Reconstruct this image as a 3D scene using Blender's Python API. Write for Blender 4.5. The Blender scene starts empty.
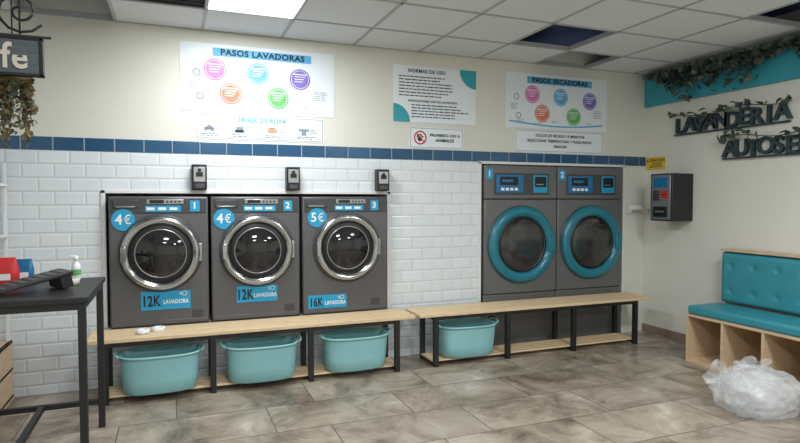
import bpy, bmesh, math, random
from mathutils import Vector, Matrix, noise
random.seed(7)
scene=bpy.context.scene
try: scene.view_settings.view_transform='Standard'
except Exception: pass

def srgb(r,g,b):
    def f(v):
        v/=255.0
        return v/12.92 if v<=0.04045 else ((v+0.055)/1.055)**2.4
    return (f(r),f(g),f(b),1.0)

# ---------------------------------------------------------------- materials
MATS={}
def mat(name,col,rough=0.5,metal=0.0,var=0.06,scale=8.0,bump=0.0,bscale=60.0,emit=None,estr=1.0,coat=0.0,stretch=(1,1,1),spec=0.5):
    if name in MATS: return MATS[name]
    m=bpy.data.materials.new(name); m.use_nodes=True
    nt=m.node_tree; N=nt.nodes; L=nt.links
    b=N['Principled BSDF']
    b.inputs['Roughness'].default_value=rough
    b.inputs['Metallic'].default_value=metal
    b.inputs['Specular IOR Level'].default_value=spec
    b.inputs['Coat Weight'].default_value=coat
    tc=N.new('ShaderNodeTexCoord'); mp=N.new('ShaderNodeMapping'); mp.inputs['Scale'].default_value=stretch
    L.new(tc.outputs['Object'],mp.inputs['Vector'])
    nz=N.new('ShaderNodeTexNoise'); nz.inputs['Scale'].default_value=scale; nz.inputs['Detail'].default_value=4
    L.new(mp.outputs[0],nz.inputs['Vector'])
    cr=N.new('ShaderNodeValToRGB')
    c=col
    cr.color_ramp.elements[0].position=0.3; cr.color_ramp.elements[1].position=0.7
    cr.color_ramp.elements[0].color=(c[0]*(1-var),c[1]*(1-var),c[2]*(1-var),1)
    cr.color_ramp.elements[1].color=(min(1,c[0]*(1+var)),min(1,c[1]*(1+var)),min(1,c[2]*(1+var)),1)
    L.new(nz.outputs['Fac'],cr.inputs[0]); L.new(cr.outputs[0],b.inputs['Base Color'])
    if bump>0:
        n2=N.new('ShaderNodeTexNoise'); n2.inputs['Scale'].default_value=bscale; n2.inputs['Detail'].default_value=3
        L.new(mp.outputs[0],n2.inputs['Vector'])
        bp=N.new('ShaderNodeBump'); bp.inputs['Strength'].default_value=bump; bp.inputs['Distance'].default_value=0.01
        L.new(n2.outputs['Fac'],bp.inputs['Height']); L.new(bp.outputs[0],b.inputs['Normal'])
    if emit:
        b.inputs['Emission Color'].default_value=emit; b.inputs['Emission Strength'].default_value=estr
    MATS[name]=m
    return m

def tile_mat(name,c1,c2,mortar,w,h,off,zshift,bevel,rough,axes='XZ',bumpd=0.004,msize=0.003):
    m=bpy.data.materials.new(name); m.use_nodes=True
    nt=m.node_tree; N=nt.nodes; L=nt.links; b=N['Principled BSDF']
    b.inputs['Roughness'].default_value=rough
    tc=N.new('ShaderNodeTexCoord'); se=N.new('ShaderNodeSeparateXYZ'); co=N.new('ShaderNodeCombineXYZ')
    L.new(tc.outputs['Object'],se.inputs[0])
    ad=N.new('ShaderNodeMath'); ad.operation='ADD'; ad.inputs[1].default_value=zshift
    L.new(se.outputs['Z' if axes=='XZ' else 'Y'],ad.inputs[0])
    L.new(se.outputs['X'],co.inputs[0]); L.new(ad.outputs[0],co.inputs[1])
    def brick(ms,sm):
        br=N.new('ShaderNodeTexBrick'); br.offset=off; br.squash=1.0
        br.inputs['Scale'].default_value=1.0; br.inputs['Brick Width'].default_value=w
        br.inputs['Row Height'].default_value=h; br.inputs['Mortar Size'].default_value=ms
        br.inputs['Mortar Smooth'].default_value=sm
        L.new(co.outputs[0],br.inputs['Vector']); return br
    b1=brick(msize,0.2)
    b1.inputs['Color1'].default_value=c1; b1.inputs['Color2'].default_value=c2; b1.inputs['Mortar'].default_value=mortar
    b2=brick(bevel,1.0)
    inv=N.new('ShaderNodeMath'); inv.operation='SUBTRACT'; inv.inputs[0].default_value=1.0
    L.new(b2.outputs['Fac'],inv.inputs[1])
    bp=N.new('ShaderNodeBump'); bp.inputs['Strength'].default_value=0.9; bp.inputs['Distance'].default_value=bumpd
    L.new(inv.outputs[0],bp.inputs['Height']); L.new(bp.outputs[0],b.inputs['Normal'])
    L.new(b1.outputs['Color'],b.inputs['Base Color'])
    return m,b1,b,co

M_tile,_,_,_=tile_mat('white_metro_tile',srgb(224,230,235),srgb(218,225,230),srgb(206,211,214),0.2,0.1,0.5,-0.065,0.014,0.2,bumpd=0.0028)
M_band,_,_,_=tile_mat('blue_border_tile',srgb(48,92,128),srgb(42,82,116),srgb(150,165,178),0.2,0.2,0.0,0.135+0.0,0.012,0.15,msize=0.004,bumpd=0.003)
M_floor,brk,bs,co=tile_mat('stone_floor_tile',(1,1,1,1),(0,0,0,1),(0.5,0.5,0.5,1),0.9,0.45,0.37,0.12,0.006,0.27,axes='XY',bumpd=0.0015,msize=0.0035)
nt=M_floor.node_tree; N=nt.nodes; L=nt.links
sc_=N.new('ShaderNodeSeparateColor'); L.new(brk.outputs['Color'],sc_.inputs[0])
mw=N.new('ShaderNodeMath'); mw.operation='MULTIPLY'; mw.inputs[1].default_value=9.0; L.new(sc_.outputs[0],mw.inputs[0])
n1=N.new('ShaderNodeTexNoise'); n1.noise_dimensions='4D'; n1.inputs['Scale'].default_value=2.2; n1.inputs['Detail'].default_value=10; n1.inputs['Roughness'].default_value=0.68; n1.inputs['Distortion'].default_value=0.9
L.new(co.outputs[0],n1.inputs['Vector']); L.new(mw.outputs[0],n1.inputs['W'])
cr=N.new('ShaderNodeValToRGB'); e=cr.color_ramp.elements
e[0].position=0.34; e[0].color=srgb(104,92,80); e[1].position=0.68; e[1].color=srgb(200,190,176)
x=cr.color_ramp.elements.new(0.43); x.color=srgb(136,124,110)
x=cr.color_ramp.elements.new(0.52); x.color=srgb(162,150,135)
x=cr.color_ramp.elements.new(0.60); x.color=srgb(178,167,152)
L.new(n1.outputs['Fac'],cr.inputs[0])
tint=N.new('ShaderNodeMapRange'); tint.inputs['To Min'].default_value=.84; tint.inputs['To Max'].default_value=1.06
L.new(sc_.outputs[0],tint.inputs['Value'])
vm=N.new('ShaderNodeVectorMath'); vm.operation='SCALE'; L.new(cr.outputs[0],vm.inputs[0]); L.new(tint.outputs[0],vm.inputs['Scale'])
mx=N.new('ShaderNodeMix'); mx.data_type='RGBA'
L.new(brk.outputs['Fac'],mx.inputs['Factor']); L.new(vm.outputs[0],mx.inputs[6]); mx.inputs[7].default_value=srgb(98,90,82); L.new(mx.outputs[2],bs.inputs['Base Color'])

M_cream=mat('cream_wall_paint',srgb(219,219,210),0.75,var=0.015,scale=2,bump=0.08,bscale=120)
M_white=mat('white_lacquer',srgb(226,226,224),0.4,var=0.02)
M_ceil=mat('mineral_ceiling_tile',srgb(220,224,226),0.9,var=0.02,scale=30,bump=0.15,bscale=200)
M_tbar=mat('ceiling_grid_bar',srgb(174,177,178),0.5,var=0.02)
M_plenum=mat('plenum_dark_blue',srgb(74,92,140),0.9,var=0.2,scale=3)
M_dark=mat('louvre_dark',srgb(58,55,52),0.6,var=0.1)
M_teal=mat('teal_paint',srgb(52,156,174),0.5,var=0.04)
M_tealdk=mat('teal_door_ring',srgb(28,118,136),0.3,var=0.04,coat=0.3)
M_graph=mat('graphite_steel',srgb(98,98,100),0.38,metal=0.35,var=0.03,scale=3)
M_graph2=mat('dryer_graphite',srgb(110,111,112),0.42,metal=0.3,var=0.03,scale=3)
M_panel=mat('dark_control_panel',srgb(66,67,70),0.35,var=0.03)
M_chrome=mat('door_chrome',srgb(190,192,194),0.14,metal=1.0,var=0.02)
M_silver=mat('brushed_silver',srgb(170,172,174),0.32,metal=0.8,var=0.04)
M_glass=mat('dark_door_glass',srgb(26,26,28),0.07,var=0.1,coat=0.5)
M_glass2=mat('dryer_door_glass',srgb(52,50,50),0.12,var=0.3,scale=14,coat=0.4)
M_black=mat('black_steel',srgb(30,30,32),0.45,var=0.08)
M_blackm=mat('black_plastic',srgb(24,24,26),0.4,var=0.1)
M_pine=mat('pine_slat',srgb(222,196,158),0.5,var=0.12,scale=9,stretch=(1.2,14,14))
M_oak=mat('oak_melamine',srgb(204,178,146),0.5,var=0.10,scale=7,stretch=(6,1,6))
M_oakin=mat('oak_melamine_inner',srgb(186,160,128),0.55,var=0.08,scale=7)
M_basket=mat('aqua_basket_plastic',srgb(142,196,202),0.42,var=0.03)
M_up=mat('teal_leatherette',srgb(56,142,156),0.42,var=0.05,bump=0.05)
M_sticker=mat('sticker_blue',srgb(36,156,202),0.4,var=0.02)
M_stwhite=mat('sticker_white',srgb(235,240,240),0.5,var=0.02)
M_poster=mat('poster_white',srgb(228,236,242),0.45,var=0.01)
M_ink=mat('poster_ink',srgb(30,40,52),0.6,var=0.05)
M_inklt=mat('poster_ink_grey',srgb(130,140,150),0.6,var=0.05)
M_pteal=mat('poster_teal',srgb(50,160,172),0.5,var=0.03)
M_pblue=mat('poster_blue',srgb(90,178,224),0.5,var=0.03)
M_pink=mat('poster_pink',srgb(214,120,180),0.5,var=0.03)
M_blu=mat('poster_sky',srgb(96,170,216),0.5,var=0.03)
M_pur=mat('poster_purple',srgb(128,110,190),0.5,var=0.03)
M_ora=mat('poster_coral',srgb(220,124,96),0.5,var=0.03)
M_grn=mat('poster_green',srgb(100,178,100),0.5,var=0.03)
M_red=mat('sign_red',srgb(200,40,44),0.5,var=0.03)
M_yel=mat('yellow_notice',srgb(226,190,50),0.5,var=0.03)
M_screen=mat('display_blue',srgb(30,110,160),0.2,var=0.15,scale=30)
M_leaf=mat('ivy_leaf_dark',srgb(58,68,62),0.6,var=0.35,scale=15)
M_leaf2=mat('ivy_leaf_green',srgb(84,100,84),0.6,var=0.35,scale=15)
M_dry=mat('dried_plant',srgb(112,96,62),0.7,var=0.35,scale=25)
M_slate=mat('slate_letter',srgb(44,62,68),0.6,var=0.15,scale=20)
M_woodgrey=mat('weathered_board',srgb(84,92,98),0.7,var=0.2,scale=10,stretch=(1,1,9))
M_tape=mat('tape_beige',srgb(206,200,188),0.4,var=0.04)
M_base=mat('baseboard_stone',srgb(140,122,106),0.4,var=0.2,scale=5)
M_light=mat('led_diffuser',srgb(250,250,250),0.5,var=0.0,emit=(.97,0.99,1,1),estr=4.0)

# ---------------------------------------------------------------- builder
class B:
    def __init__(s,name): s.name=name; s.bm=bmesh.new(); s.m=[]
    def mi(s,m):
        if m not in s.m: s.m.append(m)
        return s.m.index(m)
    def face(s,pts,m,smooth=False):
        vs=[s.bm.verts.new(p) for p in pts]
        f=s.bm.faces.new(vs); f.material_index=s.mi(m); f.smooth=smooth; return f
    def box(s,x0,x1,y0,y1,z0,z1,m,bev=0.0,seg=2,M=None):
        r=bmesh.ops.create_cube(s.bm,size=1.0); vs=r['verts']
        for v in vs:
            v.co=Vector(((x0+x1)/2+v.co.x*(x1-x0),(y0+y1)/2+v.co.y*(y1-y0),(z0+z1)/2+v.co.z*(z1-z0)))
        fs=set(f for v in vs for f in v.link_faces); i=s.mi(m)
        for f in fs: f.material_index=i
        allv=vs
        if bev>0:
            es=list(set(e for v in vs for e in v.link_edges))
            rr=bmesh.ops.bevel(s.bm,geom=es,offset=bev,segments=seg,affect='EDGES',profile=0.5)
            for f in rr['faces']: f.material_index=i; f.smooth=True
            allv=list(set(v for f in rr['faces'] for v in f.verts)|set(v for f in fs if f.is_valid for v in f.verts))
        if M is not None:
            for v in allv:
                if v.is_valid: v.co=M@v.co
    def loops(s,rings,m,close=True,capa=False,capb=False,smooth=True):
        i=s.mi(m); R=[[s.bm.verts.new(p) for p in r] for r in rings]
        for a,b in zip(R,R[1:]):
            n=len(a)
            for k in range(n if close else n-1):
                f=s.bm.faces.new((a[k],a[(k+1)%n],b[(k+1)%n],b[k])); f.material_index=i; f.smooth=smooth
        if capa: f=s.bm.faces.new(R[0][::-1]); f.material_index=i
        if capb: f=s.bm.faces.new(R[-1]); f.material_index=i
        return R
    def lathe(s,c,prof,m,axis='y-',seg=48,capa=False,capb=False):
        rings=[]
        for r,d in prof:
            ring=[]
            for k in range(seg):
                a=2*math.pi*k/seg; ca,sa=math.cos(a)*r,math.sin(a)*r
                if axis=='y-': p=(c[0]+ca,c[1]-d,c[2]+sa)
                elif axis=='x-': p=(c[0]-d,c[1]+ca,c[2]+sa)
                else: p=(c[0]+ca,c[1]+sa,c[2]+d)
                ring.append(p)
            rings.append(ring)
        s.loops(rings,m,True,capa,capb)
    def tube(s,path,r,m,seg=8):
        rings=[]
        P=[Vector(p) for p in path]
        for i,p in enumerate(P):
            d=(P[min(i+1,len(P)-1)]-P[max(i-1,0)]).normalized()
            u=d.cross(Vector((0,0,1)))
            if u.length<1e-3: u=d.cross(Vector((0,1,0)))
            u.normalize(); w=d.cross(u)
            rings.append([p+(u*math.cos(2*math.pi*k/seg)+w*math.sin(2*math.pi*k/seg))*r for k in range(seg)])
        s.loops(rings,m,True,True,True)
    def disc(s,c,r,m,seg=32,d=0.001,axis='y-'):
        s.lathe(c,[(r,0),(r,d)],m,axis,seg,False,True)
    def text(s,t,size,M,m,ext=0.0,align='CENTER',sx=1.0,bold=None):
        cu=bpy.data.curves.new('t','FONT'); cu.body=t; cu.size=size; cu.extrude=ext; cu.align_x=align; cu.align_y='CENTER'
        cu.resolution_u=3; cu.offset=size*(.018 if bold is None else bold); cu.space_character=1.08
        o=bpy.data.objects.new('t',cu); bpy.context.collection.objects.link(o)
        dg=bpy.context.evaluated_depsgraph_get(); dg.update()
        me=bpy.data.meshes.new_from_object(o.evaluated_get(dg))
        bpy.data.objects.remove(o); bpy.data.curves.remove(cu)
        me.transform(M@Matrix.Diagonal((sx,1,1,1)))
        n0=len(s.bm.faces); s.bm.from_mesh(me); bpy.data.meshes.remove(me)
        s.bm.faces.ensure_lookup_table(); i=s.mi(m)
        for f in s.bm.faces[n0:]: f.material_index=i; f.smooth=False
    def leaf(s,p,size,m):
        R=Matrix.Rotation(random.uniform(0,6.28),4,'Z')@Matrix.Rotation(random.uniform(-1.3,1.3),4,'X')@Matrix.Rotation(random.uniform(-1.3,1.3),4,'Y')
        pts=[(0,-.5,0),(.42,-.25,.12),(.3,.2,.08),(0,.6,-.05),(-.3,.2,.08),(-.42,-.25,.12)]
        P=[Vector(p)+R@(Vector(q)*size) for q in pts]
        s.face([P[0],P[1],P[2],P[3]],m); s.face([P[0],P[3],P[4],P[5]],m)
    def done(s,normals=True):
        if normals: bmesh.ops.recalc_face_normals(s.bm,faces=s.bm.faces)
        me=bpy.data.meshes.new(s.name); s.bm.to_mesh(me); s.bm.free()
        for m in s.m: me.materials.append(m)
        o=bpy.data.objects.new(s.name,me); bpy.context.collection.objects.link(o); return o

def Mback(x,y,z): return Matrix.Translation((x,y,z))@Matrix.Rotation(math.pi/2,4,'X')
def Mright(x,y,z): return Matrix.Translation((x,y,z))@Matrix.Rotation(-math.pi/2,4,'Z')@Matrix.Rotation(math.pi/2,4,'X')

D=4.80; XR=4.69; XL=-1.70; YF=-2.6; ZC=2.73; ZT=3.05
# ---------------------------------------------------------------- room shell
b=B('floor'); b.box(XL-.1,XR+.1,YF-.1,5.6,-.1,0,M_floor); b.done()
b=B('wall_back')
b.box(XL,-.47,D,5.55,0,1.765,M_tile)
b.box(-.47,1.755,D,5.55,0,.447,M_tile)
b.box(-.47,1.755,D,5.55,1.455,1.765,M_tile)
b.box(1.755,2.70,D,5.55,0,1.765,M_tile)
b.box(2.70,4.385,D,5.55,1.745,1.765,M_tile)
b.box(4.385,XR,D,5.55,0,1.765,M_cream)
b.box(XL,XR,D-.004,5.55,1.765,1.86,M_band)
b.box(XL,XR,D,5.55,1.86,ZT,M_cream)
b.box(XL,XR,5.55,5.65,0,ZT,M_cream)
b.done()
b=B('wall_right'); b.box(XR,XR+.1,YF,5.65,0,ZT,M_cream); b.done()
b=B('wall_left'); b.box(XL-.1,XL,YF,5.65,0,ZT,M_cream); b.done()
b=B('wall_front'); b.box(XL-.1,XR+.1,YF-.1,YF,0,ZT,M_cream); b.done()
b=B('baseboard_right'); b.box(XR-.012,XR,YF,D,0,.08,M_base,.002); b.done()
b=B('trim_1')
b.box(-.50,-.47,D-.012,D,.447,1.48,M_white,.003); b.box(1.755,1.785,D-.012,D,.447,1.48,M_white,.003)
b.box(-.50,1.785,D-.012,D,1.455,1.483,M_white,.003); b.done()
b=B('trim_2')
b.box(2.67,2.70,D-.012,D,0,1.765,M_white,.003); b.box(4.385,4.415,D-.012,D,0,1.765,M_white,.003)
b.box(2.67,4.415,D-.012,D,1.745,1.77,M_white,.003); b.done()

# ceiling
G=0.61
xs=[.23+G*i for i in range(-4,9)]; xs=[x for x in xs if XL<x<XR]; xs=[XL]+xs+[XR]
ys=[4.27-G*j for j in range(-1,13)]; ys=[y for y in ys if YF<y<D]; ys=[D]+ys+[YF]
holes=[(2.975,3.965),(3.585,4.53),(4.195,2.745),(-.68,4.53)]
louvre=[(-.075,3.965),(-.68,3.965)]
lamps=[(.535,3.965),(2.975,1.525),(.535,1.525),(2.975,-.915),(.535,-.915)]
b=B('ceiling')
for i in range(len(xs)-1):
    for j in range(len(ys)-1):
        x0,x1,y1,y0=xs[i],xs[i+1],ys[j],ys[j+1]
        def inside(L): return any(x0<px<x1 and y0<py<y1 for px,py in L)
        if inside(holes): continue
        if inside(lamps): continue
        if inside(louvre):
            n=9
            for k in range(n):
                yy=y0+(k+.5)*(y1-y0)/n
                b.box(x0+.02,x1-.02,yy-.004,yy+.004,ZC-.005,ZC+.04,M_dark)
            continue
        b.box(x0,x1,y0,y1,ZC,ZC+.015,M_ceil)
for x in xs: b.box(x-.011,x+.011,YF,D,ZC-.006,ZC+.03,M_tbar)
for y in ys: b.box(XL,XR,y-.011,y+.011,ZC-.006,ZC+.03,M_tbar)
b.box(XL,XR,YF,D,2.93,ZT+.05,M_plenum)
b.done()
for (lx,ly) in lamps:
    b=B('ceiling_light_panel'); b.box(lx-.295,lx+.295,ly-.295,ly+.295,ZC+.0,ZC+.02,M_light); b.done()
def area(name,x,y,w,e):
    l=bpy.data.lights.new(name,'AREA'); l.shape='SQUARE'; l.size=w; l.energy=e; l.color=(.95,.98,1)
    o=bpy.data.objects.new(name,l); o.location=(x,y,ZC-.012); bpy.context.collection.objects.link(o)
for i,(lx,ly) in enumerate(lamps):
    area('ceiling_light_%d'%i,lx,ly,.56,[32,46,45,46,42][i])

# ---------------------------------------------------------------- posters
def rect(b,x0,x1,z0,z1,m,lvl,y=D):
    b.box(x0,x1,y-.004-.0012*lvl,y-.0008 if lvl==0 else y-.004-.0012*(lvl-1),z0,z1,m)
def textlines(b,x0,x1,z,n,dz,m,lvl,h=.006):
    for i in range(n):
        w=(x1-x0)*random.uniform(.7,1.0); x=x0
        while x<x0+w:
            ww=random.uniform(.02,.06); rect(b,x,min(x+ww,x0+w),z-i*dz,z-i*dz+h,m,lvl); x+=ww+.008
def steps(name,x0,x1,title,cx):
    b=B(name)
    rect(b,x0,x1,2.10,2.63,M_poster,0)
    w=x1-x0
    rect(b,x0+.20*w,x0+.84*w,2.535,2.60,M_pblue,1)
    b.text(title,.064,Mback(x0+.52*w,D-.0085,2.567),M_ink,.0005,sx=1.1,bold=.035)
    cols=[M_pink,M_blu,M_pur,M_ora,M_grn]
    zz=[2.43,2.42,2.40,2.25,2.235]
    for c,x,z in zip(cols,cx,zz):
        b.disc((x,D-.0045,z),.086,c,40,.0012)
        b.disc((x,D-.0058,z),.074,M_poster,36,.0008)
        b.disc((x,D-.0067,z),.070,c,36,.0008)
        for k in range(3): b.box(x-.045,x+.045-.012*k,D-.0085,D-.0074,z+.018-.02*k,z+.024-.02*k,M_poster)
        b.box(x-.06,x+.06,D-.0088,D-.0076,z+.036,z+.044,M_poster)
    for k in range(5): textlines(b,x0+.06*w+k*.17*w+.05,x0+.06*w+k*.17*w+.13,2.15+(.0 if k%2 else .03),2,.014,M_inklt,1,.004)
    textlines(b,x0+.05*w,x0+.12*w,2.33,4,.016,M_inklt,1,.005)
    textlines(b,x0+.86*w,x0+.96*w,2.30,5,.016,M_inklt,1,.005)
    b.lathe((x0+.10*w,D-.0045,2.40),[(.03,0),(.03,.001),(.022,.001),(.022,0)],M_inklt,'y-',20)
    b.lathe((x0+.12*w,D-.0045,2.22),[(.03,0),(.03,.001),(.022,.001),(.022,0)],M_inklt,'y-',20)
    return b
b=steps('washing_steps_poster',.06,1.28,'PASOS LAVADORAS',[.32,.65,.99,.436,.81]); b.done()
b=steps('drying_steps_poster',2.96,4.16,'PASOS SECADORAS',[3.26,3.59,3.945,3.375,3.75])
for k in range(24):
    t=k/24; x=3.0+t*1.1; z=2.165-.035*math.sin(t*math.pi)
    b.box(x,x+.05,D-.0062,D-.005,z-.008,z+.006,M_pblue)
b.done()
b=B('tokens_poster')
rect(b,.17,1.19,1.885,2.085,M_poster,0)
for q in [(.18,1.18,1.893,1.897),(.18,1.18,2.073,2.077),(.18,.184,1.893,2.077),(1.176,1.18,1.893,2.077)]: rect(b,*q,M_inklt,1)
b.text('TRIAJE DE ROPA',.05,Mback(.68,D-.0065,2.045),M_pteal,.0005)
# small garment pictograms with captions
for i,x in enumerate((.27,.50,.76,1.02)):
    if i==0:
        for dx,dz,r_ in ((-.025,0,.016),(.0,.012,.02),(.025,0,.016)): b.disc((x+dx,D-.005,1.965+dz),r_,M_inklt,14,.0012)
    elif i==1:
        b.box(x-.035,x+.035,D-.0065,D-.005,1.945,1.965,M_ink); b.box(x-.025,x+.03,D-.0065,D-.005,1.967,1.99,M_inklt)
    elif i==2:
        b.box(x-.04,x+.04,D-.0065,D-.005,1.95,1.98,M_oakin); b.box(x-.03,x+.02,D-.0068,D-.005,1.982,1.995,M_ora)
    else:
        b.box(x-.02,x+.02,D-.0065,D-.005,1.94,1.995,M_inklt); b.box(x-.045,x-.02,D-.0065,D-.005,1.975,1.993,M_inklt); b.box(x+.02,x+.045,D-.0065,D-.005,1.975,1.993,M_inklt)
    textlines(b,x-.06,x+.10,1.925,2,.014,M_ink,1,.005)
    textlines(b,x+.055,x+.11,1.985,3,.014,M_inklt,1,.005)
b.done()
b=B('rules_poster')
rect(b,1.815,2.64,2.10,2.60,M_poster,0)
def quarter(b,cx,cz,r,a0,m):
    P=[(cx,D-.0055,cz)]+[(cx+r*math.cos(a0+k*math.pi/32),D-.0055,cz+r*math.sin(a0+k*math.pi/32)) for k in range(17)]
    b.face(P,m)
quarter(b,2.64,2.60,.17,math.pi,M_pteal); quarter(b,1.815,2.10,.16,0,M_pteal)
b.text('NORMAS DE USO',.044,Mback(2.14,D-.0062,2.555),M_ink,.0005)
textlines(b,1.87,2.42,2.50,7,.028,M_ink,1,.009)
b.text('INDICACIONES USO DE LAVADORA',.028,Mback(2.2,D-.0062,2.29),M_ink,.0005)
textlines(b,1.99,2.57,2.25,5,.026,M_ink,1,.009)
b.done()
b=B('no_pets_sign')
rect(b,1.97,2.51,1.87,2.06,M_poster,0)
for q in [(1.98,2.50,1.878,1.882),(1.98,2.50,2.048,2.052),(1.98,1.984,1.878,2.052),(2.496,2.50,1.878,2.052)]: rect(b,*q,M_inklt,1)
b.lathe((2.075,D-.0045,1.965),[(.062,0),(.062,.0015),(.050,.0015),(.050,0)],M_red,'y-',32)
b.disc((2.07,D-.0045,1.955),.022,M_ink,16,.001)
for dx,dz in ((-.022,.022),(-.008,.034),(.01,.034),(.026,.02)): b.disc((2.07+dx,D-.0045,1.955+dz),.009,M_ink,10,.001)
b.box(-.05,.05,-.002,0,-.005,.005,M_red,M=Matrix.Translation((2.075,D-.0045,1.965))@Matrix.Rotation(.785,4,'Y'))
b.text('PROHIBIDO USO A',.035,Mback(2.32,D-.0062,1.99),M_ink,.0005,bold=.03,sx=.95); b.text('ANIMALES',.038,Mback(2.32,D-.0062,1.945),M_ink,.0005,bold=.03)
b.done()
b=B('payment_notice')
rect(b,3.065,4.12,1.872,2.09,M_poster,0)
for q in [(3.075,4.11,1.88,1.884),(3.075,4.11,2.078,2.082),(3.075,3.079,1.88,2.082),(4.106,4.11,1.88,2.082)]: rect(b,*q,M_inklt,1)
for i,t in enumerate(['CICLOS DE SECADO 10 MINUTOS','SELECCIONE TEMPERATURA Y PULSE INICIO','GRACIAS']):
    b.text(t,.036,Mback(3.59,D-.0062,2.035-i*.052),M_ink,.0005,bold=.025)
b.done()

# ---------------------------------------------------------------- washers
def washer(cx,w,num,price,label,lx0,lx1,lz0,lz1):
    b=B('washing_machine'); F=4.72; x0,x1=cx-w/2,cx+w/2; z0,z1=.449,1.432
    b.box(x0,x1,F,5.44,z0,z1,M_graph,.012)
    b.box(x0+.01,x1-.01,F-.003,F+.01,z0+.012,z0+.045,M_graph,.002)
    b.box(x0+.015,x1-.015,F-.005,F+.01,1.305,z1-.012,M_panel,.004)
    # drawer
    b.box(x0+.03,x0+.20,F-.014,F,1.345,1.408,M_panel,.006)
    b.box(x0+.05,x0+.18,F-.018,F-.01,1.350,1.360,M_silver,.003)
    # centre control cluster
    b.box(cx-.09,cx+.17,F-.010,F-.004,1.375,1.412,M_silver,.003)
    b.box(cx-.07,cx+.03,F-.0125,F-.009,1.381,1.406,M_blackm)
    for k in range(4): b.disc((cx+.055+k*.028,F-.0095,1.393),.009,M_panel,14,.004)
    b.box(cx-.10,cx+.15,F-.0085,F-.005,1.318,1.362,M_sticker)
    for k in range(3): b.box(cx-.09+k*.08,cx-.035+k*.08,F-.0095,F-.008,1.33,1.35,M_stwhite)
    b.box(cx+.215,cx+.285,F-.0085,F-.005,1.318,1.402,M_sticker)
    b.text(num,.07,Mback(cx+.248,F-.0095,1.36),M_stwhite,.0005,bold=.03)
    # door
    cz=1.005; c=(cx+.005,F,cz)
    b.lathe(c,[(.295,-.002),(.295,.010),(.287,.016),(.276,.016)],M_panel,'y-',64)
    b.lathe(c,[(.280,.006),(.278,.040),(.270,.056),(.258,.062),(.242,.060),(.228,.050),(.220,.036),(.217,.030)],M_chrome,'y-',64)
    b.lathe(c,[(.219,.032),(.212,.040),(.198,.046),(.182,.044)],M_blackm,'y-',64)
    b.lathe(c,[(.184,.043),(.182,.046),(.178,.046),(.176,.043)],M_silver,'y-',64)
    b.lathe(c,[(.178,.043),(.155,.055),(.120,.068),(.08,.077),(.04,.081),(.004,.082)],M_glass,'y-',64,False,True)
    b.box(cx-.268,cx-.232,F-.074,F-.054,cz-.06,cz+.06,M_chrome,.006)
    b.box(cx+.270,cx+.298,F-.034,F,cz-.07,cz+.07,M_silver,.005)
    b.box(cx+.22,cx+.30,F-.003,F+.001,z0+.05,z0+.11,M_panel,.002)
    # price disc (stuck on the lower edge of the control panel)
    px=cx-.250; b.disc((px,F-.0055,1.258),.080,M_sticker,40,.003)
    b.text(price[0],.105,Mback(px-.030,F-.0095,1.258),M_stwhite,.0006,bold=.02,sx=.95)
    b.text(price[1],.095,Mback(px+.030,F-.0095,1.256),M_stwhite,.0006,bold=.004,sx=.85)
    # label
    b.box(cx+lx0,cx+lx1,F-.006,F+.001,lz0,lz1,M_sticker)
    lw=lx1-lx0; mz=(lz0+lz1)/2
    b.text(label,min(.112,(lz1-lz0)*.9),Mback(cx+lx0+.20*lw,F-.0068,mz-.006),M_blackm,.0006,sx=.66,bold=.028)
    b.text('LAVADORA',.045,Mback(cx+lx0+.70*lw,F-.0068,mz-.014),M_stwhite,.0006,sx=.72,bold=.02)
    for q_,r_ in ((.88,.018),(.80,.011)): b.lathe((cx+lx0+q_*lw,F-.0062,lz1-.024),[(r_,0),(r_,.001),(r_-.004,.001),(r_-.004,0)],M_stwhite,'y-',16)
    return b.done()
washer(-.097,.695,'1','4€','12K',-.14,.21,.575,.715)
washer(.617,.695,'2','4€','12K',-.16,.16,.59,.72)
washer(1.360,.745,'3','5€','16K',-.33,.0,.50,.61)

def coin(x0,x1,z0,z1):
    b=B('coin_acceptor')
    b.box(x0,x1,D-.085,D-.001,z0,z1,M_blackm,.006)
    b.box(x0+.012,x1-.012,D-.090,D-.084,z0+.06,z1-.02,M_silver,.003)
    b.box(x0+.03,x1-.03,D-.093,D-.088,z0+.10,z0+.135,M_blackm)
    b.disc(((x0+x1)/2,D-.090,z1-.045),.014,M_blackm,16,.003)
    b.box(x0+.02,x1-.02,D-.095,D-.084,z0+.01,z0+.045,M_panel,.003)
    b.done()
coin(.135,.245,1.485,1.68); coin(.86,.97,1.485,1.675); coin(1.64,1.75,1.485,1.67)

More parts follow.
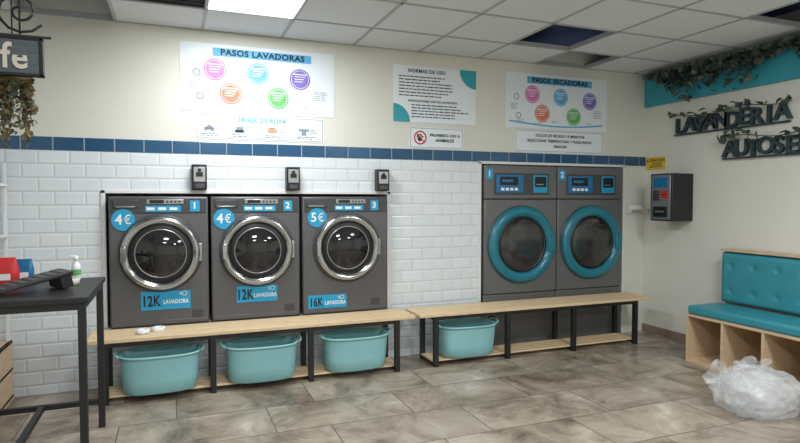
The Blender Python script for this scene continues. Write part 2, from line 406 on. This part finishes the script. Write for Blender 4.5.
# ---------------------------------------------------------------- dryers
def dryer(cx,w,num):
    b=B('tumble_dryer'); F=4.765; x0,x1=cx-w/2,cx+w/2; z1=1.735
    b.box(x0,x1,F+.01,5.44,.0,.50,M_graph2,.008)
    b.box(x0,x1,F,5.44,.505,1.41,M_graph2,.01)
    b.box(x0,x1,F,5.44,1.415,z1,M_graph2,.01)
    b.box(x0+.02,x1-.02,F+.006,F+.02,.06,.46,M_graph2,.004)
    b.box(x0+.10,x1-.10,F-.006,F+.01,1.455,1.66,M_panel,.005)
    b.box(x0+.12,x0+.42,F-.011,F-.004,1.475,1.645,M_screen,.003)
    b.box(x0+.16,x0+.36,F-.0125,F-.010,1.545,1.625,M_blackm)
    b.box(x0+.18,x0+.30,F-.0135,F-.012,1.575,1.60,M_screen)
    for k in range(4): b.box(x0+.17+k*.05,x0+.205+k*.05,F-.0135,F-.010,1.495,1.52,M_stwhite)
    b.box(x1-.28,x1-.12,F-.011,F-.004,1.475,1.645,M_sticker,.003)
    b.box(x1-.265,x1-.135,F-.0125,F-.010,1.53,1.63,M_blackm)
    b.box(x1-.25,x1-.17,F-.0135,F-.012,1.55,1.56,M_silver)
    b.box(x0+.015,x0+.085,F-.003,F+.002,1.60,1.70,M_sticker); b.text(num,.08,Mback(x0+.05,F-.004,1.65),M_stwhite,.0006,bold=.03)
    c=(cx,F,.975)
    b.lathe(c,[(.378,-.002),(.376,.012),(.368,.012)],M_panel,'y-',72)
    b.lathe(c,[(.370,.0),(.369,.025),(.360,.042),(.340,.052),(.310,.054),(.285,.046),(.272,.030),(.268,.018)],M_tealdk,'y-',72)
    b.lathe(c,[(.270,.022),(.262,.030),(.250,.030),(.240,.022)],M_blackm,'y-',64)
    b.lathe(c,[(.242,.023),(.21,.032),(.15,.041),(.08,.046),(.004,.048)],M_glass2,'y-',64,False,True)
    b.box(cx+.27,cx+.345,F-.068,F-.045,.90,1.05,M_tealdk,.01)
    return b.done()
dryer(3.128,.815,'1'); dryer(3.952,.815,'2')

# ---------------------------------------------------------------- benches
def bench(x0,x1,legs,ext=0):
    b=B('slatted_bench'); y0,y1=4.35,4.69; zt=.455
    n=4; g=.012; wv=(y1-y0-g*(n-1))/n
    for k in range(n):
        ya=y0+k*(wv+g); b.box(x0,x1,ya,ya+wv,zt-.028,zt,M_pine,.004)
    s=.02
    for i,lx in enumerate(legs):
        for ly in (y0+.03,y1-.03): b.box(lx-s,lx+s,ly-s,ly+s,0,zt-.029,M_black,.002)
        b.box(lx-s,lx+s,y0+.03,y1-.03,zt-.06,zt-.029,M_black)
        b.box(lx-.015,lx+.015,y0+.05,y1-.05,.01,.034,M_black)
    for ly in (y0+.03,y1-.03):
        b.box(legs[0],legs[-1],ly-.012,ly+.012,zt-.06,zt-.03,M_black)
    for ly in (y0+.08,y0+.145,y0+.21,y0+.275):
        b.box(legs[0]-.02,legs[-1]+.02,ly-.025,ly+.025,.035,.05,M_pine,.003)
    b.done()
bench(-.56,1.845,[-.45,.255,.975,1.69])
bench(1.885,4.36,[2.04,2.74,3.45,4.18])

# ---------------------------------------------------------------- laundry baskets
def sring(cx,cy,z,a,bb,n=2.8,seg=56):
    R=[]
    for k in range(seg):
        t=2*math.pi*k/seg; c,s_=math.cos(t),math.sin(t)
        R.append((cx+a*math.copysign(abs(c)**(2/n),c),cy+bb*math.copysign(abs(s_)**(2/n),s_),z))
    return R
def basket(cx,cy,z0,rot=0):
    b=B('laundry_basket'); H=.272
    out=[(0,.222,.125),(.012,.242,.142),(.10,.252,.15),(.20,.260,.158),(H-.03,.262,.162),(H-.014,.264,.165),(H-.012,.273,.174),(H,.275,.176),(H+.004,.270,.171),(H,.257,.158),(H-.05,.252,.153),(.10,.240,.142),(.02,.225,.13),(.012,.20,.11)]
    rings=[sring(0,0,z,a,bb) for z,a,bb in out]
    b.loops(rings,M_basket,True,True,True)
    for sx in (-1,1):
        path=[(sx*.268,-.075,H-.004),(sx*.288,-.06,H+.010),(sx*.295,-.02,H+.018),(sx*.295,.02,H+.018),(sx*.288,.06,H+.010),(sx*.268,.075,H-.004)]
        b.tube(path,.009,M_basket)
    o=b.done(); o.location=(cx,cy,z0); o.rotation_euler=(0,0,rot); return o
for cx,cy,r in ((-.10,4.45,.03),(.61,4.45,-.02),(1.355,4.46,.02),(2.38,4.49,-.03)): basket(cx,cy,.0515,r)

def tape(x,y,z,name='tape_roll',ro=.045,h=.03):
    b=B(name); b.lathe((x,y,z),[(ro-.018,0),(ro,0),(ro,h),(ro-.018,h),(ro-.018,0)],M_stwhite if z<.6 else M_tape,'z',28); b.done()
tape(-.215,4.47,.4555); tape(-.115,4.52,.4555)

# ---------------------------------------------------------------- right wall items
b=B('teal_fascia_panel'); b.box(XR-.03,XR-.001,0.2,4.795,2.38,2.70,M_teal,.003); b.done()
b=B('ivy_garland')
for i in range(1700):
    y=random.uniform(.8,4.68)
    droop=.08+.05*math.sin(y*5)+.03*math.sin(y*13+1)+ (.10 if abs(y-3.62)<.14 or abs(y-4.2)<.06 else 0)
    z=2.675-abs(random.gauss(0,1))*droop*.75
    x=XR-.085-abs(random.gauss(0,.035))
    b.leaf((x,y,max(z,2.42-.1*random.random())),random.uniform(.045,.08),random.choice([M_leaf,M_leaf,M_leaf2]))
b.tube([(XR-.09,.8+i*.128,2.66+.015*math.sin(i)) for i in range(31)],.012,M_leaf)
for v in b.bm.verts:
    v.co.z=min(v.co.z,2.719); v.co.x=min(v.co.x,XR-.034); v.co.y=min(v.co.y,4.79)
b.done(False)
b=B('wall_lettering')
def wallword(b,t,y_start,z,size,per):
    for i,ch in enumerate(t):
        b.text(ch,size,Mright(XR-.024,y_start-per*(i+.5),z+.008*math.sin(i*2.3)),M_slate,.018,sx=1.05,bold=.02)
wallword(b,'LAVANDERIA',4.39,2.125,.20,.115)
wallword(b,'AUTOSERVICIO',3.83,1.855,.20,.112)
b.box(XR-.03,XR-.004,3.24,4.40,2.04,2.055,M_slate); b.box(XR-.03,XR-.004,2.50,3.85,1.77,1.785,M_slate)
b.done()
b=B('ivy_sprig')
for (ya,yb,za,n) in ((3.2,4.40,2.215,46),(2.6,3.85,1.955,46)):
    cl=[random.uniform(ya,yb) for _ in range(5)]
    for i in range(n):
        y=random.uniform(ya,yb) if random.random()<.4 else min(yb,max(ya,random.choice(cl)+random.gauss(0,.04)))
        z=za+random.gauss(0,.018)+.02*math.sin(y*9)
        b.leaf((XR-.085-random.random()*.02,y,z),random.uniform(.045,.075),random.choice([M_leaf,M_leaf2]))
    b.tube([(XR-.06,ya+(yb-ya)*k/30,za+.02*math.sin((ya+(yb-ya)*k/30)*9)) for k in range(31)],.004,M_leaf)
b.done(False)
b=B('yellow_notice_sign'); b.box(XR-.006,XR-.001,4.53,4.78,1.72,1.85,M_yel)
b.text('ATENCION',.045,Mright(XR-.0068,4.655,1.815),M_ink,.0005); 
for k in range(3): b.box(XR-.0072,XR-.006,4.57,4.74-.02*k,1.745+.018*k,1.752+.018*k,M_ink)
b.done()
b=B('payment_terminal')
b.box(4.42,XR-.001,4.18,4.45,1.20,1.66,M_black,.008)
b.box(4.413,4.425,4.20,4.43,1.215,1.645,M_silver,.003)
b.box(4.409,4.416,4.23,4.40,1.53,1.62,M_screen,.002)
for i in range(3):
    for j in range(4): b.box(4.408,4.416,4.335+i*.026,4.353+i*.026,1.40+j*.025,1.417+j*.025,M_blackm)
b.box(4.406,4.416,4.225,4.31,1.42,1.49,M_red,.002); b.box(4.405,4.414,4.235,4.30,1.45,1.46,M_blackm)
b.box(4.400,4.416,4.23,4.40,1.24,1.34,M_blackm,.004); b.box(4.398,4.402,4.26,4.37,1.285,1.30,M_silver)
b.done()
b=B('small_wall_shelf'); b.box(4.43,4.66,4.70,D-.001,1.300,1.318,M_white,.003); b.box(4.43,4.445,4.72,D-.001,1.27,1.30,M_white,.002); b.box(4.645,4.66,4.72,D-.001,1.27,1.30,M_white,.002)
b.box(4.45,4.60,4.73,4.78,1.318,1.345,M_stwhite,.003); b.done()

# upholstered bench with cubbies
b=B('upholstered_storage_bench')
X0=4.14; X1=4.675; ya,yb=1.64,3.74; t=.02; H=.42
b.box(X0,X1,ya,yb,H-.022,H,M_oak,.002); b.box(X0,X1,ya,yb,.0,.03,M_oak,.002)
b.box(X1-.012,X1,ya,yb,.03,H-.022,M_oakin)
n=6
for k in range(n+1):
    y=ya+(yb-ya)*k/n; y0=max(ya,y-t/2) if k<n else yb-t; 
    b.box(X0,X1-.012,y0,y0+t,.03,H-.022,M_oak,.001)
for k in range(2):
    y0=ya+k*(yb-ya)/2; y1=y0+(yb-ya)/2
    b.box(X0+.002,4.54,y0+.004,y1-.004,H,H+.075,M_up,.022,4)
b.box(4.60,X1,ya,yb,H,.965,M_oak,.003)
b.box(4.53,X1,ya,yb,.952,.970,M_oak,.003)
def tuft(y0,y1,z0,z1,xb,th,py,pz):
    ny,nz=64,32; rows=[]
    for j in range(nz+1):
        r=[]
        for i in range(ny+1):
            y=y0+(y1-y0)*i/ny; z=z0+(z1-z0)*j/nz
            ed=min((y-y0),(y1-y),(z-z0),(z1-z)); e=min(1,ed/.035); e=math.sqrt(max(0,1-(1-e)**2))
            d=th*(.35+.65*e)
            for jj in range(1,int(pz)+1):
                for ii in range(1,int(py)+1):
                    ty=y0+(y1-y0)*(ii-.5)/py; tz=z0+(z1-z0)*(jj-.5)/pz
                    rr=math.hypot(y-ty,z-tz); d-=.016*math.exp(-(rr/.018)**2)+.004*math.exp(-(rr/.05)**2)
            r.append((xb-d,y,z))
        rows.append(r)
    b.loops(rows,M_up,False)
    for i in range(1,int(py)+1):
        for j in range(1,int(pz)+1):
            b.lathe((xb-th+.020,y0+(y1-y0)*(i-.5)/py,z0+(z1-z0)*(j-.5)/pz),[(.010,0),(.008,.006),(.001,.008)],M_up,'x-',12,False,True)
for k in range(2):
    y0=ya+k*(yb-ya)/2; tuft(y0+.003,y0+(yb-ya)/2-.003,H+.078,.945,4.60,.075,5,2)
b.done(False)

# ---------------------------------------------------------------- plastic bag (thin clear film)
mb=bpy.data.materials.new('clear_plastic_film'); mb.use_nodes=True
ntb=mb.node_tree; NN=ntb.nodes; LL=ntb.links; pb=NN['Principled BSDF']
pb.inputs['Base Color'].default_value=(.92,.94,.97,1); pb.inputs['Roughness'].default_value=.2
tr=NN.new('ShaderNodeBsdfTranslucent'); tr.inputs['Color'].default_value=(.94,.96,.99,1)
tp=NN.new('ShaderNodeBsdfTransparent')
m1=NN.new('ShaderNodeMixShader'); m1.inputs[0].default_value=.45
m2=NN.new('ShaderNodeMixShader')
nzb=NN.new('ShaderNodeTexNoise'); nzb.inputs['Scale'].default_value=7; nzb.inputs['Detail'].default_value=3; nzb.inputs['Distortion'].default_value=1.0
tcb=NN.new('ShaderNodeTexCoord'); LL.new(tcb.outputs['Object'],nzb.inputs['Vector'])
mr=NN.new('ShaderNodeMapRange'); mr.inputs['From Min'].default_value=.35; mr.inputs['From Max'].default_value=.65; mr.inputs['To Min'].default_value=.50; mr.inputs['To Max'].default_value=.80
LL.new(nzb.outputs['Fac'],mr.inputs['Value']); LL.new(mr.outputs[0],m2.inputs[0])
LL.new(pb.outputs[0],m1.inputs[1]); LL.new(tr.outputs[0],m1.inputs[2]); LL.new(m1.outputs[0],m2.inputs[1]); LL.new(tp.outputs[0],m2.inputs[2])
LL.new(m2.outputs[0],NN['Material Output'].inputs['Surface'])
b=B('plastic_bag'); b.mi(mb); bm=b.bm
def blob(rx,ry,rz,ox,oy,oz,seed,sub=5):
    r=bmesh.ops.create_icosphere(bm,subdivisions=sub,radius=1.0)
    for v in r['verts']:
        p=v.co.copy(); q=p*1.5+Vector(seed)
        rd=1-abs(noise.noise(q))*1.3; rd2=1-abs(noise.noise(q*2.2+Vector((5,2,1))))*1.6; rd3=1-abs(noise.noise(q*4.3))*1.6
        s_=.74+.20*rd+.10*rd2+.025*rd3
        x,y,z=p.x*rx*s_+ox,p.y*ry*s_+oy,p.z*rz*s_+oz
        if z<0.0: z=.002+.006*abs(rd3); x*=1.03
        v.co=Vector((x,y,z))
blob(.29,.25,.17,0,0,.13,(3.1,1.7,.4))
blob(.23,.19,.15,.02,0,.12,(7.1,2.7,1.4),4)
blob(.17,.15,.12,-.04,.03,.19,(1.2,8.7,2.4),4)
for f in bm.faces: f.smooth=True
def ruffle(cx,cy,cz,ax,r0,r1,Ln,turn):
    rings=[]; seg=72
    R=Vector(ax).normalized().to_track_quat('Z','Y').to_matrix()
    for k in range(9):
        t=k/8; ring=[]
        for s_ in range(seg):
            a=2*math.pi*s_/seg
            rr=(r0+(r1-r0)*t)*(1+.20*t*math.sin(a*6+turn)+.10*t*math.sin(a*11+2*turn))
            p=R@Vector((rr*math.cos(a),rr*math.sin(a),Ln*t+.018*t*math.sin(a*5+turn)))
            ring.append(Vector((cx,cy,cz))+p)
        rings.append(ring)
    b.loops(rings,mb,True)
ruffle(-.17,.07,.20,(-.8,.1,.5),.04,.085,.09,1.0)
ruffle(-.02,.02,.27,(-.2,-.1,1),.05,.10,.05,2.4)
for v in bm.verts: v.co.z=max(v.co.z,.001)
o=b.done(); o.location=(3.58,2.66,0.001); o.rotation_euler=(0,0,-.35)

# ---------------------------------------------------------------- left foreground: tall table
b=B('tall_black_table')
tx0,tx1,ty0,ty1,zt=-1.66,-.40,3.20,4.0,.93
b.box(tx0,tx1,ty0,ty1,zt-.03,zt,M_black,.004)
for lx in (tx0+.03,tx1-.03):
    for ly in (ty0+.03,ty1-.03): b.box(lx-.018,lx+.018,ly-.018,ly+.018,0,zt-.03,M_black,.002)
for ly in (ty0+.03,ty1-.03): b.box(tx0+.03,tx1-.03,ly-.014,ly+.014,zt-.065,zt-.031,M_black)
for lx in (tx0+.03,tx1-.03): b.box(lx-.014,lx+.014,ty0+.03,ty1-.03,zt-.065,zt-.031,M_black)
b.box(tx0+.03,tx1-.03,ty1-.045,ty1-.015,.145,.175,M_black)
b.box(-.765,-.735,ty0+.03,ty1-.03,.145,.175,M_black)
b.box(tx0+.03,-.735,ty0+.02,ty0+.045,.145,.175,M_black)
b.done()
b=B('keyboard')
Mx=Matrix.Translation((-.70,3.50,.985))@Matrix.Rotation(.55,4,'Z')@Matrix.Rotation(-.20,4,'Y')
b.box(-.26,.18,-.085,.085,-.014,.010,M_blackm,.006,M=Mx)
for k in range(9): b.box(-.25+.047*k,-.225+.047*k,-.075,.075,.008,.013,M_panel,.002,M=Mx)
b.box(.11,.17,-.08,.08,-.075,-.014,M_blackm,.004,M=Mx)
for v in b.bm.verts: v.co.z=max(v.co.z,.9302)
b.done()
tape(-.56,3.70,.9305,'tape_roll',.06,.035)
b=B('spray_bottle')
cx,cy=-.545,3.90
b.lathe((cx,cy,.931),[(.022,0),(.025,.006),(.025,.075),(.020,.095),(.010,.105),(.010,.115)],M_stwhite,'z',24,True,True)
b.lathe((cx,cy,1.046),[(.013,0),(.013,.02),(.008,.028)],M_stwhite,'z',20,True,True)
b.box(cx-.03,cx+.005,cy-.006,cy+.006,1.064,1.078,M_stwhite,.002)
b.lathe((cx,cy,.96),[(.0257,0),(.0257,.035)],M_grn,'z',24)
b.done()
for (cx,cy,w,m,h) in ((-.90,3.86,.075,M_red,1.0),(-.81,3.90,.05,M_screen,.9)):
    b=B('detergent_pouch')
    rings=[sring(cx,cy,.931+z*h,a*w,bb*w,3,24) for z,a,bb in ((0,.9,.45),(.01,1,.5),(.08,1,.42),(.125,.85,.18),(.145,.8,.06),(.15,.8,.03))]
    b.loops(rings,m,True,True,True)
    b.box(cx-.5*w,cx+.5*w,cy-.52*w,cy-.46*w,.955,.99,M_stwhite,.001)
    b.done()

# far left shelving
b=B('wooden_shelf_unit')
sx0,sx1,sy0,sy1=-1.60,-1.07,4.42,4.76
for x in (sx0,sx1-.02): b.box(x,x+.02,sy0,sy1,0,.42,M_oak,.002)
for z in (.02,.21,.40): b.box(sx0,sx1,sy0,sy1,z,z+.02,M_oak,.002)
for x in (sx0+.01,sx1-.03): b.box(x,x+.02,sy1-.04,sy1-.01,.42,1.66,M_white,.002)
for z in (.80,1.15,1.50): b.box(sx0,sx1,sy1-.20,sy1-.01,z,z+.018,M_white,.002)
for i in range(5):
    for z in (.818,1.168,1.518):
        c=(sx0+.05+.10*i,sy1-.1,z)
        b.lathe(c,[(.03,0),(.035,.01),(.035,.12),(.014,.15),(.014,.17)],[M_stwhite,M_pteal,M_sticker][(i+int(z*10))%3],'z',20,True,True)
b.done()

# hanging cafe sign
b=B('hanging_cafe_sign')
y=3.0
b.box(-1.02,-.535,y,y+.025,1.955,2.125,M_woodgrey,.004)
for z in (1.955,2.113): b.box(-1.025,-.53,y-.006,y+.03,z,z+.012,M_black,.002)
b.box(-.545,-.53,y-.006,y+.03,1.955,2.125,M_black,.002); b.box(-1.025,-1.01,y-.006,y+.03,1.955,2.125,M_black,.002)
b.text('Cafe',.155,Mback(-.720,y-.004,2.035),M_tape,.003,sx=.86)
for x in (-.62,-.93):
    b.tube([(x,y+.012,2.125),(x,y+.012,2.72)],.004,M_black)
sc=[(-.62+.10*(k/24)*math.cos(k*.5),y+.012,2.24+.10*(k/24)*math.sin(k*.5)) for k in range(25)]
b.tube(sc,.006,M_black)
sc=[(-.84+.09*(k/24)*math.cos(-k*.5+3),y+.012,2.24+.09*(k/24)*math.sin(-k*.5+3)) for k in range(25)]
b.tube(sc,.006,M_black); b.tube([(-1.05,y+.012,2.36),(-.50,y+.012,2.36)],.009,M_black); b.tube([(-1.05,y+.012,2.132),(-.50,y+.012,2.132)],.006,M_black)
b.done()
b=B('hanging_dried_plant')
b.tube([(-.69,3.20,2.20),(-.69,3.20,2.719)],.003,M_black)
b.lathe((-.69,3.20,1.93),[(.03,0),(.055,.02),(.06,.09),(.055,.10)],M_dry,'z',20,True,True)
b.tube([(-.69,3.20,2.02),(-.69,3.20,2.21)],.003,M_black)
for s_ in range(22):
    a=random.uniform(0,6.28); x0=-.69+.055*math.cos(a); yy=3.20+.05*math.sin(a); Ln=random.uniform(.16,.36)
    path=[]; px=x0
    for k in range(8):
        px+=random.uniform(-.007,.007); path.append((px,yy,2.02-Ln*k/7))
    b.tube(path,.002,M_dry,5)
    for k in range(34):
        t=random.random(); p=path[min(7,int(t*8))]
        b.leaf((p[0]+random.uniform(-.02,.02),p[1]+random.uniform(-.02,.02),2.02-Ln*t),random.uniform(.015,.032),random.choice([M_dry,M_dry,M_leaf2]))
b.done(False)

# ---------------------------------------------------------------- camera
cd=bpy.data.cameras.new('camera'); cd.sensor_width=36; cd.lens=578/800*36; cd.clip_start=.02
cam=bpy.data.objects.new('camera',cd); cam.location=(0,0,1.411)
cam.rotation_euler=(math.radians(90-2.2),0,math.radians(-21.4))
bpy.context.collection.objects.link(cam); scene.camera=cam
